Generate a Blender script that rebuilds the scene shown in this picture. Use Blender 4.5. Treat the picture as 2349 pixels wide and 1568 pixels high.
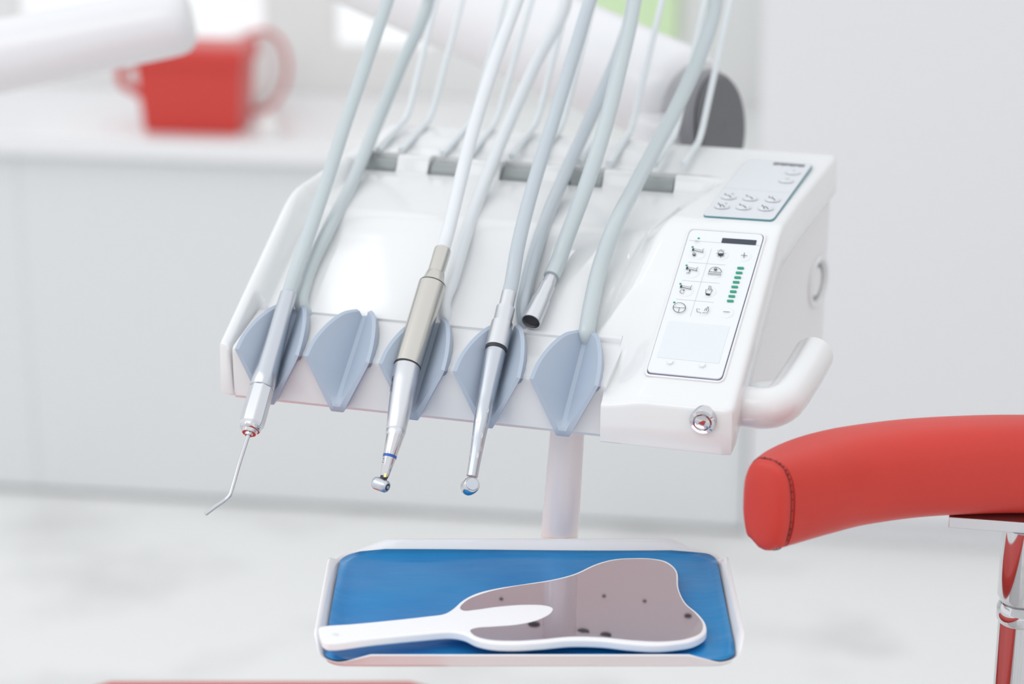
import bpy, bmesh, math, random
from math import sin, cos, tan, pi, radians, sqrt, atan2
from mathutils import Vector, Matrix
random.seed(4)
for o in list(bpy.data.objects): bpy.data.objects.remove(o, do_unlink=True)
SC = bpy.context.scene
COL = SC.collection

# ------------------------------------------------------------------ camera, world, lights, exposure
FPX = 5220.0; PITCH = radians(18.5); CAM = Vector((0, 0, 1.75))
FW = Vector((0, cos(PITCH), -sin(PITCH))); UP = Vector((0, sin(PITCH), cos(PITCH))); RT = Vector((1, 0, 0))
cd = bpy.data.cameras.new('camera'); cam = bpy.data.objects.new('camera', cd); COL.objects.link(cam)
cam.location = CAM; cam.rotation_euler = (pi/2 - PITCH, 0, 0)
cd.sensor_width = 36; cd.lens = FPX/2349*36; cd.clip_start = .05; cd.clip_end = 60
cd.dof.use_dof = True; cd.dof.focus_distance = 1.60; cd.dof.aperture_fstop = 3.8
SC.camera = cam

world = bpy.data.worlds.new('world'); SC.world = world; world.use_nodes = True
bg = world.node_tree.nodes['Background']; bg.inputs[0].default_value = (.955, .975, 1, 1); bg.inputs[1].default_value = 1.14
def area(name, loc, target, sx, sy, power, col=(1, 1, 1)):
    l = bpy.data.lights.new(name, 'AREA'); l.shape = 'RECTANGLE'; l.size = sx; l.size_y = sy; l.energy = power; l.color = col
    o = bpy.data.objects.new(name, l); COL.objects.link(o); o.location = loc
    o.rotation_euler = (Vector(target)-Vector(loc)).to_track_quat('-Z', 'Y').to_euler(); return o
area('added_softbox_light', (-1.0, .5, 3.0), (-.2, 1.6, 1.0), 1.6, .9, 6)  # softbox added as a soft key, no visible fixture behind it
area('ceiling_spot_light', (-.625, 2.235, 3.0), (-.625, 2.235, 0), .10, .11, .16)
area('ceiling_spot_light', (-.24, 2.20, 3.0), (-.24, 2.20, 0), .13, .028, .12)
area('added_softbox_light', (-1.9, 1.2, 2.7), (0, 1.7, 1.2), 1.0, 1.2, 6, (.95, .98, 1))  # second added softbox, brightens from the left, no visible fixture
SC.view_settings.view_transform = 'Standard'; SC.view_settings.look = 'None'
SC.view_settings.exposure = .0; SC.view_settings.gamma = 1; SC.view_settings.use_curve_mapping = False

# ------------------------------------------------------------------ measuring helpers
def ray(x, y): return FW + RT*((x-1174.5)/FPX) + UP*((784-y)/FPX)
def atZ(x, y, Z): return CAM + ray(x, y)*Z
def hit(x, y, P, n):
    d = ray(x, y); return CAM + d*((P-CAM).dot(n)/d.dot(n))
YAW = radians(17)
U = Vector((cos(YAW), -sin(YAW), 0)); V = Vector((sin(YAW), cos(YAW), 0)); W = Vector((0, 0, 1))
O = Vector((.15386, 1.45703, 1.1945))
def L2W(p): return O + U*p[0] + V*p[1] + W*p[2]
def W2L(p): d = p-O; return Vector((d.dot(U), d.dot(V), d.dot(W)))
def onplane(x, y, P, tilt):                 # unit coordinates of a point seen on a plane that rises backwards
    t = radians(tilt); return W2L(hit(x, y, L2W(P), V*-sin(t)+W*cos(t)))
def onv(x, y, v): return W2L(hit(x, y, L2W((0, v, 0)), V))
def onu(x, y, u): return W2L(hit(x, y, L2W((u, 0, 0)), U))
MU = Matrix(((U.x, V.x, 0, O.x), (U.y, V.y, 0, O.y), (0, 0, 1, O.z), (0, 0, 0, 1)))

# ------------------------------------------------------------------ materials
def mat(name, col, rough=.5, metal=0, coat=0, spec=.5, ior=None, bump=None, sub=0, emit=0, nz=None, aniso=0):
    m = bpy.data.materials.new(name); m.use_nodes = True; nt = m.node_tree; b = nt.nodes['Principled BSDF']
    b.inputs['Base Color'].default_value = (*col, 1); b.inputs['Roughness'].default_value = rough
    b.inputs['Metallic'].default_value = metal; b.inputs['Coat Weight'].default_value = coat
    b.inputs['Coat Roughness'].default_value = .04; b.inputs['Specular IOR Level'].default_value = spec
    if sub: b.inputs['Subsurface Weight'].default_value = sub; b.inputs['Subsurface Scale'].default_value = .004
    if emit: b.inputs['Emission Color'].default_value = (*col, 1); b.inputs['Emission Strength'].default_value = emit
    tc = nt.nodes.new('ShaderNodeTexCoord')
    def noise(scale, det=3, sc3=(1, 1, 1)):
        mp = nt.nodes.new('ShaderNodeMapping'); mp.inputs['Scale'].default_value = sc3
        n = nt.nodes.new('ShaderNodeTexNoise'); n.inputs['Scale'].default_value = scale; n.inputs['Detail'].default_value = det
        nt.links.new(tc.outputs['Object'], mp.inputs['Vector']); nt.links.new(mp.outputs[0], n.inputs['Vector']); return n
    if bump:
        n = noise(bump[0], 4, bump[2] if len(bump) > 2 else (1, 1, 1)); bp = nt.nodes.new('ShaderNodeBump')
        bp.inputs['Strength'].default_value = bump[1]; bp.inputs['Distance'].default_value = bump[3] if len(bump) > 3 else .001
        nt.links.new(n.outputs[0], bp.inputs['Height']); nt.links.new(bp.outputs[0], b.inputs['Normal'])
    if nz:                                  # (scale, colour b, low, high, stretch)
        n = noise(nz[0], 4, nz[4] if len(nz) > 4 else (1, 1, 1)); r = nt.nodes.new('ShaderNodeValToRGB')
        r.color_ramp.elements[0].position = nz[2]; r.color_ramp.elements[1].position = nz[3]
        r.color_ramp.elements[0].color = (*col, 1); r.color_ramp.elements[1].color = (*nz[1], 1)
        nt.links.new(n.outputs[0], r.inputs[0]); nt.links.new(r.outputs[0], b.inputs['Base Color'])
    return m
M = {}
M['white'] = mat('glossy_white_plastic', (.775, .78, .785), .22, coat=.5)
M['white_in'] = mat('satin_white_plastic', (.78, .77, .78), .4, bump=(90, .15), coat=.1)
M['holder'] = mat('blue_grey_rubber', (.40, .465, .56), .42, spec=.4)
M['slot'] = mat('grey_arm_pivot', (.33, .355, .355), .25)
M['rod'] = mat('pale_rod', (.72, .76, .78), .3)
M['hose'] = mat('grey_hose', (.50, .56, .58), .27, coat=.35)
M['hose_b'] = mat('blue_grey_hose', (.48, .53, .57), .25, coat=.4)
M['hose_w'] = mat('pale_hose', (.72, .75, .77), .3, coat=.3)
M['steel'] = mat('satin_steel', (.62, .63, .66), .27, 1, bump=(60, .12, (1, 1, 1)))
M['steel_w'] = mat('warm_nickel', (.60, .58, .54), .25, 1)
M['lens'] = mat('dark_steel_lens', (.30, .32, .33), .18, 1)
M['chrome'] = mat('chrome', (.61, .61, .63), .06, 1)
M['alu'] = mat('brushed_aluminium', (.56, .59, .635), .30, 1)
M['alu_l'] = mat('light_satin_aluminium', (.67, .68, .71), .34, 1)
M['dark'] = mat('dark_gap', (.03, .03, .035), .5)
M['blueband'] = mat('blue_band', (.02, .10, .42), .3)
M['gold'] = mat('brass_window', (.55, .45, .2), .3, 1)
M['ink'] = mat('printed_ink', (.03, .035, .05), .5)
M['inklight'] = mat('pale_printed_line', (.62, .66, .67), .5)
M['green'] = mat('green_indicator', (.0, .30, .17), .25, coat=.5)
M['keypad'] = mat('keypad_film', (.765, .79, .81), .3)
M['keypad_u'] = mat('grey_keypad_film', (.68, .70, .73), .3)
M['keygrey'] = mat('pale_grey_field', (.72, .76, .78), .35)
M['teal'] = mat('teal_edge', (.03, .20, .24), .3)
M['violet'] = mat('violet_edge', (.14, .10, .22), .4)
M['display'] = mat('dark_display', (.035, .045, .065), .2)
M['red'] = mat('red_leather', (.60, .046, .034), .40, spec=.35, bump=(900, .25, (1, 1, 1), .0005), nz=(7, (.54, .040, .030), .3, .7))
M['stitch'] = mat('dark_stitching', (.06, .01, .012), .7)
M['tray'] = mat('white_enamel', (.87, .87, .88), .2, coat=.5)
M['film'] = mat('blue_film', (.008, .23, .58), .30, .35, bump=(16, .6, (.6, 2.2, 1), .0022), nz=(11, (.015, .29, .66), .35, .65, (1, 1, 1)), coat=.1)
M['mirror'] = mat('mirror_surface', (.74, .67, .70), .04, 1)
M['mframe'] = mat('milky_white_plastic', (.88, .88, .90), .3, sub=.1)
M['arm'] = mat('white_arm_lacquer', (.77, .77, .79), .25, coat=.4)
M['capgrey'] = mat('dark_grey_cap', (.13, .13, .14), .5)
M['caprim'] = mat('mid_grey_rim', (.24, .24, .26), .35)
M['post'] = mat('pinkish_white_post', (.84, .76, .745), .25, coat=.4)
M['wall'] = mat('wall_paint', (.80, .805, .795), .7)
M['cab'] = mat('cabinet_laminate', (.75, .765, .775), .4)
M['cab2'] = mat('tall_cabinet_laminate', (.79, .79, .805), .4)
M['counter'] = mat('glossy_white_counter', (.84, .84, .85), .25)
M['floor'] = mat('pale_stone_floor', (.86, .86, .85), .4, nz=(2.6, (.70, .70, .685), .50, .68, (1, 1.6, 1)))
M['redbox'] = mat('red_box_plastic', (.62, .045, .035), .35)
M['lightgreen'] = mat('light_green_board', (.68, .87, .54), .5)
M['paper'] = mat('white_paper', (.85, .83, .82), .6)
M['frame'] = mat('white_window_frame', (.8, .8, .79), .4)
def glass(name):
    m = bpy.data.materials.new(name); m.use_nodes = True; nt = m.node_tree; nt.nodes.clear()
    o = nt.nodes.new('ShaderNodeOutputMaterial'); t = nt.nodes.new('ShaderNodeBsdfTransparent'); g = nt.nodes.new('ShaderNodeBsdfGlossy')
    g.inputs['Roughness'].default_value = .02; mx = nt.nodes.new('ShaderNodeMixShader'); mx.inputs[0].default_value = .05
    nt.links.new(t.outputs[0], mx.inputs[1]); nt.links.new(g.outputs[0], mx.inputs[2]); nt.links.new(mx.outputs[0], o.inputs[0]); return m
M['glass'] = glass('window_glass')

# ------------------------------------------------------------------ object helpers
WM = {}                                     # world matrix of every object, by name
def tag(o, label=None, cat=None, group=None, kind=None):
    if label: o['label'] = label
    if cat: o['category'] = cat
    if group: o['group'] = group
    if kind: o['kind'] = kind
    return o
def empty(name, mtx, label, cat, group=None):
    o = bpy.data.objects.new(name, None); COL.objects.link(o); o.empty_display_size = .03
    o.matrix_world = mtx; WM[o.name] = mtx.copy(); return tag(o, label, cat, group)
def at(p): return Matrix.Translation(Vector(p))
def mesh(name, verts, faces, m, parent=None, smooth=True, space=None, sharp=40, mats=None, fm=None, bevel=0, sub=0):
    """verts in world space (or in 'space' matrix); stored relative to the parent."""
    if space is not None: verts = [space @ Vector(v) for v in verts]
    verts = [Vector(v) for v in verts]
    if parent is not None: pm = WM[parent.name]
    else:
        lo = min(v.z for v in verts); n = len(verts)
        pm = at((sum(v.x for v in verts)/n, sum(v.y for v in verts)/n, lo))
    inv = pm.inverted(); me = bpy.data.meshes.new(name)
    me.from_pydata([inv @ v for v in verts], [], faces); me.validate()
    bm = bmesh.new(); bm.from_mesh(me); bmesh.ops.remove_doubles(bm, verts=bm.verts, dist=1e-6)
    if not mats: bmesh.ops.recalc_face_normals(bm, faces=bm.faces)
    bm.to_mesh(me); bm.free()
    if mats:
        for x in mats: me.materials.append(M[x])
        for p, i in zip(me.polygons, fm): p.material_index = i
    else: me.materials.append(M[m])
    o = bpy.data.objects.new(name, me); COL.objects.link(o)
    if parent is not None: o.parent = parent
    else: o.matrix_world = pm
    WM[o.name] = pm.copy()
    if smooth: me.shade_smooth(); me.set_sharp_from_angle(angle=radians(sharp))
    if bevel:
        b = o.modifiers.new('bevel', 'BEVEL'); b.width = bevel; b.segments = 3; b.limit_method = 'ANGLE'; b.angle_limit = radians(35); b.harden_normals = False
    if sub:
        s = o.modifiers.new('sub', 'SUBSURF'); s.levels = sub; s.render_levels = sub
    return o
class MB:
    def __init__(s): s.v = []; s.f = []
    def add(s, v, f): n = len(s.v); s.v += [Vector(x) for x in v]; s.f += [[i+n for i in q] for q in f]; return s
    def box(s, c, d, mtx=None):
        v = [(c[0]+sx*d[0]/2, c[1]+sy*d[1]/2, c[2]+sz*d[2]/2) for sx in (-1, 1) for sy in (-1, 1) for sz in (-1, 1)]
        if mtx is not None: v = [mtx @ Vector(x) for x in v]
        return s.add(v, [(0, 1, 3, 2), (4, 6, 7, 5), (0, 4, 5, 1), (2, 3, 7, 6), (0, 2, 6, 4), (1, 5, 7, 3)])
    def lathe(s, a, b, prof, n=40, sx=1, ref=None):
        """prof: (t along a->b in metres or fraction, radius)"""
        a = Vector(a); b = Vector(b); ax = (b-a).normalized(); r = Vector(ref) if ref else Vector((0, 0, 1))
        e1 = ax.cross(r); e1 = e1.normalized() if e1.length > 1e-4 else Vector((1, 0, 0)); e2 = ax.cross(e1)
        v = []; f = []
        for (t, rad) in prof:
            for k in range(n):
                p = 2*pi*(k+.5)/n; v.append(a+ax*t+(e1*cos(p)*sx+e2*sin(p))*max(rad, 1e-5))
        for i in range(len(prof)-1):
            for k in range(n): f.append((i*n+k, i*n+(k+1) % n, (i+1)*n+(k+1) % n, (i+1)*n+k))
        f.append(tuple(range(n))); f.append(tuple((len(prof)-1)*n+k for k in range(n))[::-1])
        return s.add(v, f)
    def tube(s, pts, r, n=20, closed=False):
        pts = [Vector(p) for p in pts]; m = len(pts); rr = r if isinstance(r, (list, tuple)) else [r]*m
        d0 = (pts[1]-pts[0]).normalized(); ref = Vector((0, 0, 1)) if abs(d0.z) < .9 else Vector((1, 0, 0)); e1 = d0.cross(ref).normalized()
        v = []; f = []
        for i, p in enumerate(pts):
            d = ((pts[(i+1) % m]-pts[i-1]) if closed or 0 < i < m-1 else (pts[1]-pts[0] if i == 0 else pts[-1]-pts[-2])).normalized()
            e1 = (e1-d*e1.dot(d)).normalized(); e2 = d.cross(e1)
            for k in range(n): a = 2*pi*k/n; v.append(p+(e1*cos(a)+e2*sin(a))*rr[i])
        for i in range(m if closed else m-1):
            j = (i+1) % m
            for k in range(n): f.append((i*n+k, i*n+(k+1) % n, j*n+(k+1) % n, j*n+k))
        if not closed: f.append(tuple(range(n))); f.append(tuple((m-1)*n+k for k in range(n))[::-1])
        return s.add(v, f)
    def build(s, name, m, parent=None, **k): return mesh(name, s.v, s.f, m, parent, **k)
def spline(pts, n=10, closed=False):
    P = [Vector(p) for p in pts]; out = []; m = len(P)
    for i in range(m if closed else m-1):
        if closed: p0, p1, p2, p3 = P[i-1], P[i], P[(i+1) % m], P[(i+2) % m]
        else: p1, p2 = P[i], P[i+1]; p0 = P[i-1] if i else p1*2-p2; p3 = P[i+2] if i+2 < m else p2*2-p1
        for k in range(n):
            t = k/n
            d1 = max((p1-p0).length, 1e-9)**.5; d2 = max((p2-p1).length, 1e-9)**.5; d3 = max((p3-p2).length, 1e-9)**.5
            m1 = ((p1-p0)/d1-(p2-p0)/(d1+d2)+(p2-p1)/d2)*d2; m2 = ((p2-p1)/d2-(p3-p1)/(d2+d3)+(p3-p2)/d3)*d2
            out.append(p1*(2*t**3-3*t*t+1)+m1*(t**3-2*t*t+t)+p2*(-2*t**3+3*t*t)+m2*(t**3-t*t))
    if not closed: out.append(P[-1])
    return out
def ss(a, b, x):
    t = max(0, min(1, (x-a)/(b-a))); return t*t*(3-2*t)

# ================================================================== the room
RY = radians(8.5)
RP = hit(400, 318, Vector((0, 0, .75)), W); RU = Vector((cos(RY), -sin(RY), 0)); RV = Vector((sin(RY), cos(RY), 0))
MR = Matrix(((RU.x, RV.x, 0, RP.x), (RU.y, RV.y, 0, RP.y), (0, 0, 1, 0), (0, 0, 0, 1)))
def R2(x, y, rv):                           # room coordinates (along wall, depth, height) on a plane parallel to the wall
    p = hit(x, y, RP+RV*rv, RV); d = p-RP; return Vector((d.dot(RU), rv, p.z))
WD = .43                                    # wall behind the counter
ub = R2(1700, 200, WD).x
uc = R2(1745, 200, 0).x                     # left edge of the tall cabinet front
w1a, w1b = R2(32, 40, WD).x, R2(618, 40, WD).x; sill = R2(500, 96, WD).z-.012
w2a, w2b = R2(757, 60, WD).x, R2(1010, 60, WD).x; sill2 = R2(800, 92, WD).z
def struct(name, mb, m, **k): o = mb.build(name, m, None, space=MR, **k); o['kind'] = 'structure'; return o
b = MB(); b.box((.5, -.9, -.02), (9, 8.5, .04)); struct('floor', b, 'floor', smooth=False)
b = MB(); t = .03; yc = WD+t/2; top = 2.9
def wb(u0, u1, z0, z1): b.box(((u0+u1)/2, yc, (z0+z1)/2), (u1-u0, t, z1-z0))
wb(-4, 5, 0, sill); wb(-4, w1a, sill, top); wb(w1b, w2a, sill, top); wb(w2b, 5, sill, top)
wb(w1a, w1b, 2.3, top); wb(w2a, w2b, 2.3, top)
struct('wall_back', b, 'wall', smooth=False)
b = MB(); b.box((3.6, -2.3, 1.4), (.1, 5.2, 2.8)); struct('wall_right', b, 'wall', smooth=False)
b = MB(); b.box((-.3, -6.3, 1.4), (5.6, .1, 2.8)); struct('wall_front', b, 'wall', smooth=False)
for i, (a0, a1) in enumerate(((w1a, w1b), (w2a, w2b))):
    f = MB(); zc = (sill+2.3)/2; h = 2.3-sill; fr = .012
    yf = WD+.012; f.box((a0+fr/2, yf, zc), (fr, .02, h)); f.box((a1-fr/2, yf, zc), (fr, .02, h)); f.box(((a0+a1)/2, yf, sill+fr/2), (a1-a0-2*fr, .02, fr)); f.box(((a0+a1)/2, yf, 2.3-fr/2), (a1-a0-2*fr, .02, fr))
    wf = struct('window_%d' % (i+1), f, 'frame', smooth=False)
    g = MB(); g.box(((a0+a1)/2, yf, zc), (a1-a0-2*fr, .006, h-2*fr)); g.build('pane', 'glass', wf, space=MR, smooth=False)
# counter run: base cabinets, worktop
b = MB(); b.box(((uc-3.2)/2-.002, WD/2-.0105, .73), (uc+3.2, WD+.018, .04)); tag(b.build('worktop', 'counter', space=MR, bevel=.006), 'long glossy white worktop carrying the red box below the windows', 'worktop')
x = uc-.004
for wc, lb in ((.36, 'narrow pale grey base cabinet behind the thin post that holds the blue tray'), (1.06, 'wide pale grey base cabinet under the worktop and the red box'), (.9, 'pale grey base cabinet at the far left end of the worktop')):
    x0 = x-wc
    e = empty('base_cabinet', MR @ at(((x+x0)/2, .31, 0)), lb, 'cabinet', 'base cabinets under the worktop')
    c = MB(); c.box(((x+x0)/2, WD/2+.022, .405), (wc-.004, WD-.048, .60)); c.box(((x+x0)/2, WD/2+.022, .05), (wc-.004, WD-.052, .1)); c.build('body', 'cab', e, space=MR, smooth=False)
    d = MB(); d.box(((x+x0)/2, .035, .355), (wc-.0005, .022, .69)); d.build('door', 'cab', e, space=MR, bevel=.002)
    x = x0
e = empty('tall_cabinet', MR @ at((uc+.6, .3, 0)), 'tall pale grey cabinet at the right end of the worktop', 'cabinet')
c = MB(); c.box((uc+.62, WD/2+.004, 1.2), (1.24, WD-.012, 2.3)); c.box((uc+.62, WD/2+.004, .025), (1.24, WD-.03, .05)); c.build('body', 'cab2', e, space=MR, smooth=False, bevel=.004)
for q in range(2):
    d = MB(); d.box((uc+.31+q*.62, -.001, 1.2), (.617, .02, 2.28)); d.build('door', 'cab2', e, space=MR, bevel=.003)
g0, g1 = R2(1312, 30, WD-.02), R2(1552, 98, WD-.02)
b = MB(); b.box(((g0.x+g1.x)/2, WD-.012, 1.35), (g1.x-g0.x, .022, 2*(1.35-g1.z))); bo = b.build('notice_board', 'lightgreen', space=MR, bevel=.003); tag(bo, 'blurred light green board on the back wall above the white support arm', 'board')

# red box on the worktop, paper roll in front of its right side
cz = .75
rb = lambda x, y, rv: R2(x, y, rv)
e = empty('sharps_box', MR @ at((R2(450, 250, .1).x, .15, cz)), 'blurred red plastic box standing on the white worktop', 'box')
x0, x1 = R2(345, 262, .08).x, R2(555, 262, .08).x; zt = R2(450, 100, .10).z
c = MB(); mid = (x0+x1)/2
v = []; 
for (z, hw, hd) in ((cz, (x1-x0)/2, .045), (cz+.012, (x1-x0)/2+.003, .048), (zt-.03, (x1-x0)/2+.012, .056), (zt-.03, (x1-x0)/2+.018, .064), (zt, (x1-x0)/2+.018, .064), (zt+.004, (x1-x0)/2+.012, .056)):
    v += [(mid-hw, .09-hd, z), (mid+hw, .09-hd, z), (mid+hw, .09+hd, z), (mid-hw, .09+hd, z)]
f = [(0, 3, 2, 1), (20, 21, 22, 23)] + [(i*4+j, i*4+(j+1) % 4, i*4+4+(j+1) % 4, i*4+4+j) for i in range(5) for j in range(4)]
c.add(v, f); c.build('body', 'redbox', e, space=MR, bevel=.004)
hd = MB(); pz = [(mid-(x1-x0)/2-.015, .08, zt-.03), (mid-(x1-x0)/2-.05, .08, zt-.045), (mid-(x1-x0)/2-.052, .08, zt-.075), (mid-(x1-x0)/2-.008, .08, zt-.10)]
hd.tube(spline(pz, 6), .009); hd.build('handle', 'redbox', e, space=MR)
q0, q1 = R2(566, 120, 0.02), R2(580, 220, .02)
e = empty('tape_dispenser', MR @ at((q0.x, .05, cz)), 'blurred white roll with a red rim leaning at the right of the red box', 'dispenser')
fp = hit(574, 252, Vector((0, 0, cz)), W)-RP; A0 = Vector((fp.dot(RU), fp.dot(RV), 0)); tpz = R2(574, 62, A0.y).z
hz = (tpz-cz)/2; A0.z = cz+hz*.985; axd = Vector((.86, -.51, 0)).normalized()
c = MB()
c.lathe(A0-axd*.018, A0+axd*.018, [(0, .02), (0, hz*.88), (.003, hz*.93), (.030, hz*.93), (.033, hz*.88), (.033, .02)], 40); c.build('roll', 'paper', e, space=MR)
c = MB(); c.tube([A0+axd*.03+(Vector((-axd.y, axd.x, 0))*cos(a_)*1.0+Vector((0, 0, 1))*sin(a_))*hz*.95 for a_ in [2*pi*i/48 for i in range(48)]], .0048, 10, True); c.build('rim', 'redbox', e, space=MR)
q = R2(612, 310, .03)
c = MB(); c.lathe((q.x, .05, cz), (q.x, .05, cz+.1), [(0, .016), (0.001, .018), (.028, .018), (.034, .012), (.036, .009), (.045, .009), (.046, .003)], 30); tag(c.build('highlight_stand_in', 'paper', space=MR), 'small white solid added for a bright highlight near the worktop edge, right of the red box', 'highlight stand-in')  # bottle shape added to stand in for a bright highlight on the counter edge

# ================================================================== the dental delivery unit
unit = empty('dental_delivery_unit', MU, 'white dental delivery unit with blue-grey holders and two keypads over the blue tray', 'dental unit')
SW = .0275
slots = [(-.366, -.338), (-.311, -.283), (-.250, -.222), (-.193, -.1645), (-.1345, -.1065)]
VS0, VS1 = .2560, .2740
def smin(a, b, k): h = max(k-abs(a-b), 0)/k; return min(a, b)-h*h*k*.25
def Hbase(v): return smin(.029+.5543*v, .1083+.014*(v-.143), .009)
def uR(v): return -.0985+(v-.05)*.14
def H(u, v):
    h = Hbase(v)
    t = ss(-.381, -.364, u)*(1-ss(uR(v)-.020, uR(v)+.002, u))
    dip = (.0045+.0105*ss(-.012, .035, v))*(1-ss(-.0925, -.060, u))*(1-ss(.044, .085, v)) if u > -.13 else 0
    fl = h-max((.0150-.0045*ss(.12, .25, v))*t, dip)
    fade = ss(.2535, .2635, v)
    h2 = h+.0012*t*ss(.254, .264, v)*(1-ss(.266, .276, v))
    r = fl*(1-fade)+h2*fade
    for a, b_ in slots:
        if a < u < b_ and v < VS1 and v > VS0-.002: r = min(r, fl)-.010*ss(VS0-.002, VS0, v)
    hump = ss(.295, .325, v)*(1-ss(.352, .37, v))*ss(-.372, -.33, u)*(1-ss(-.165, -.115, u))
    r += .004*hump
    r -= .003*math.exp(-((u+.079)/.005)**2-((v-.245)/.014)**2)
    if u < -.0949 and u > -.374 and v < .0515: r = min(r, h-.015-.020*(1-ss(.0485, .0515, v)))
    return r
RF = .0045
def uvgrid():
    us = [-.385+RF+i*(.385-2*RF)/170 for i in range(171)]
    for a, b_ in slots: us += [a-.0006, a+.0004, b_-.0004, b_+.0006, a-.0002, b_+.0002]
    us += [-.0953, -.0951, -.0949, -.0947, -.0940, -.0930]
    us = sorted(set(round(x, 5) for x in us))
    vs = [RF+i*(.370-2*RF)/140 for i in range(141)] + [VS0-.0022, VS0-.0016, VS0-.0008, VS0, VS1-.0003, VS1+.0003]
    vs = sorted(set(round(x, 5) for x in vs)); return us, vs
us, vs = uvgrid()
def v0(u): return -.0145*ss(-.0952, -.0930, u)+.004*ss(-.374, -.370, u)*(1-ss(-.0952, -.0930, u)) + .0*u
nu, nv = len(us), len(vs); vv = []; ff = []
for j, v in enumerate(vs):
    for u in us:
        vr = v+v0(u)*max(0, 1-v/.06); vv.append((u+.0045*ss(.2, .37, vr)*ss(-.05, 0, u), vr, H(u, vr)))
for j in range(nv-1):
    for i in range(nu-1): ff.append((j*nu+i, j*nu+i+1, (j+1)*nu+i+1, (j+1)*nu+i))
per = [(i, 0) for i in range(nu)]+[(nu-1, j) for j in range(1, nv)]+[(i, nv-1) for i in range(nu-2, -1, -1)]+[(0, j) for j in range(nv-2, 0, -1)]
def odir(i, j):
    d = Vector(((-1 if i == 0 else 1 if i == nu-1 else 0), (-1 if j == 0 else 1 if j == nv-1 else 0)))
    return d.normalized()
prev = [j*nu+i for i, j in per]; np_ = len(per)
loops = [(RF*sin(a), RF*(1-cos(a))) for a in (radians(22), radians(45), radians(68), radians(90))]+[(RF+.0004, .015), (RF+.0006, .0295), (RF, .0305), (RF-.004, .0310), (RF-.0085, .0310), (RF-.0085, .02)]
for off, drop in loops:
    base = len(vv)
    for i, j in per:
        x, y, z = vv[j*nu+i]; d = odir(i, j)
        zz0 = z-drop
        if j == 0: zz0 = zz0*(1-min(1, drop/.0305)) + (z-drop if drop < RF*1.01 else -.0095+(.0305-drop)*.9)*min(1, drop/.0305)
        vv.append((x+d.x*off, y+d.y*off, zz0))
    for k in range(np_): ff.append((prev[k], base+k, base+(k+1) % np_, prev[(k+1) % np_])[::-1])
    prev = [base+k for k in range(np_)]
mesh('top_cover', vv, ff, 'white', unit, space=MU, sharp=50)
# housing below the cover
def prism(prof, u0, u1, mb=None):
    mb = mb or MB(); n = len(prof)
    mb.add([(u0, p[0], p[1]) for p in prof]+[(u1, p[0], p[1]) for p in prof], [tuple(range(n))[::-1], tuple(range(n, 2*n))]+[(i, (i+1) % n, n+(i+1) % n, n+i) for i in range(n)]); return mb
HP = [(.016, -.005), (.016, -.0105), (.022, -.0115), (.10, -.0115), (.16, -.020), (.235, -.042), (.295, -.0585), (.340, -.0585), (.354, -.048), (.358, .076), (.14, .060), (.07, .022)]
def hu(v): return -.060+.062*(v/.358)
hb = MB(); n_ = len(HP)
hb.add([(-.372, p[0], p[1]) for p in HP]+[(hu(p[0]), p[0], p[1]) for p in HP], [tuple(range(n_))[::-1], tuple(range(n_, 2*n_))]+[(i, (i+1) % n_, n_+(i+1) % n_, n_+i) for i in range(n_)])
housing = hb.build('housing', 'white_in', unit, space=MU, bevel=.004)
# port ring on the right end
pc = onu(1866, 645, -.003)
PV = .332
pcz = onv(1866, 645, PV); PUu = hu(PV); PD = Vector((.062, .358)).normalized()
ring = MB(); rad = .0215; n = 48; vv = []; ff = []
cw = (pcz.z)
for (du, r) in ((-.006, rad), (.0018, rad), (.0030, rad-.001), (.0030, rad-.0032), (.002, rad-.004), (-.006, rad-.004)):
    for k in range(n): a = 2*pi*k/n; q = r*cos(a); vv.append((PUu+du*PD.y+q*PD.x, PV-du*PD.x+q*PD.y, cw+r*sin(a)))
for i in range(5):
    for k in range(n): ff.append((i*n+k, i*n+(k+1) % n, (i+1)*n+(k+1) % n, (i+1)*n+k))
ring.add(vv, ff); pr = ring.build('port_ring', 'white', unit, space=MU)
c = MB(); c.lathe((PUu-.0025, PV, cw), (PUu-.0025+PD.y, PV-PD.x, cw), [(0, rad-.0035), (.0025, rad-.0055), (.003, rad-.009), (.0015, rad-.011), (.0015, .001)], 48); c.build('lens', 'lens', pr, space=MU)
# holder rail
RP_ = [(.058, .0425)]; cf = Vector((.0045, .0238))
for a in (100, 125, 150, 175): RP_.append((cf.x+.0045*cos(radians(a)), cf.y+.0045*sin(radians(a))))
RP_ += [(.0008, -.0095), (.0028, -.0120), (.020, -.0125), (.058, -.0125)]
HU = [-.3434, -.2896, -.2330, -.1775, -.1213]
HWH = .0248; HT = Vector((0, .0505, .0432)); HB = Vector((0, -.0090, -.0040)); HC = Vector((HWH, -.0085, .0305))
HN = (HB-HT).cross(HC-HT).normalized(); HN = HN if HN.y < 0 else -HN
HG = Vector((0, -(HT.z-HB.z), -(HB.y-HT.y)*1.0)).normalized(); HG = HG if HG.y < 0 else -HG
dense = []
for a, b_ in zip(RP_, RP_[1:]+RP_[:1]):
    m_ = max(1, int((Vector(b_)-Vector(a)).length/.0015)); dense += [tuple(Vector(a).lerp(Vector(b_), k/m_)) for k in range(m_)]
ul = [-.3735+(.2805)*k/210 for k in range(211)]; nd = len(dense); vv = []; ff = []
for ku_, uu_ in enumerate(ul):
    hc = min(HU, key=lambda h: abs(h-uu_)); x_ = abs(uu_-hc); sh = .0012 if ku_ in (0, 210) else 0
    for (a, b_) in dense:
        p = Vector((x_, a, b_)); s_ = (p-HT).dot(HN)/HG.dot(HN)+.0030
        if s_ > 0 and x_ < HWH and a < .0535: p -= HG*s_
        vv.append((uu_, p.y, p.z))
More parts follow.
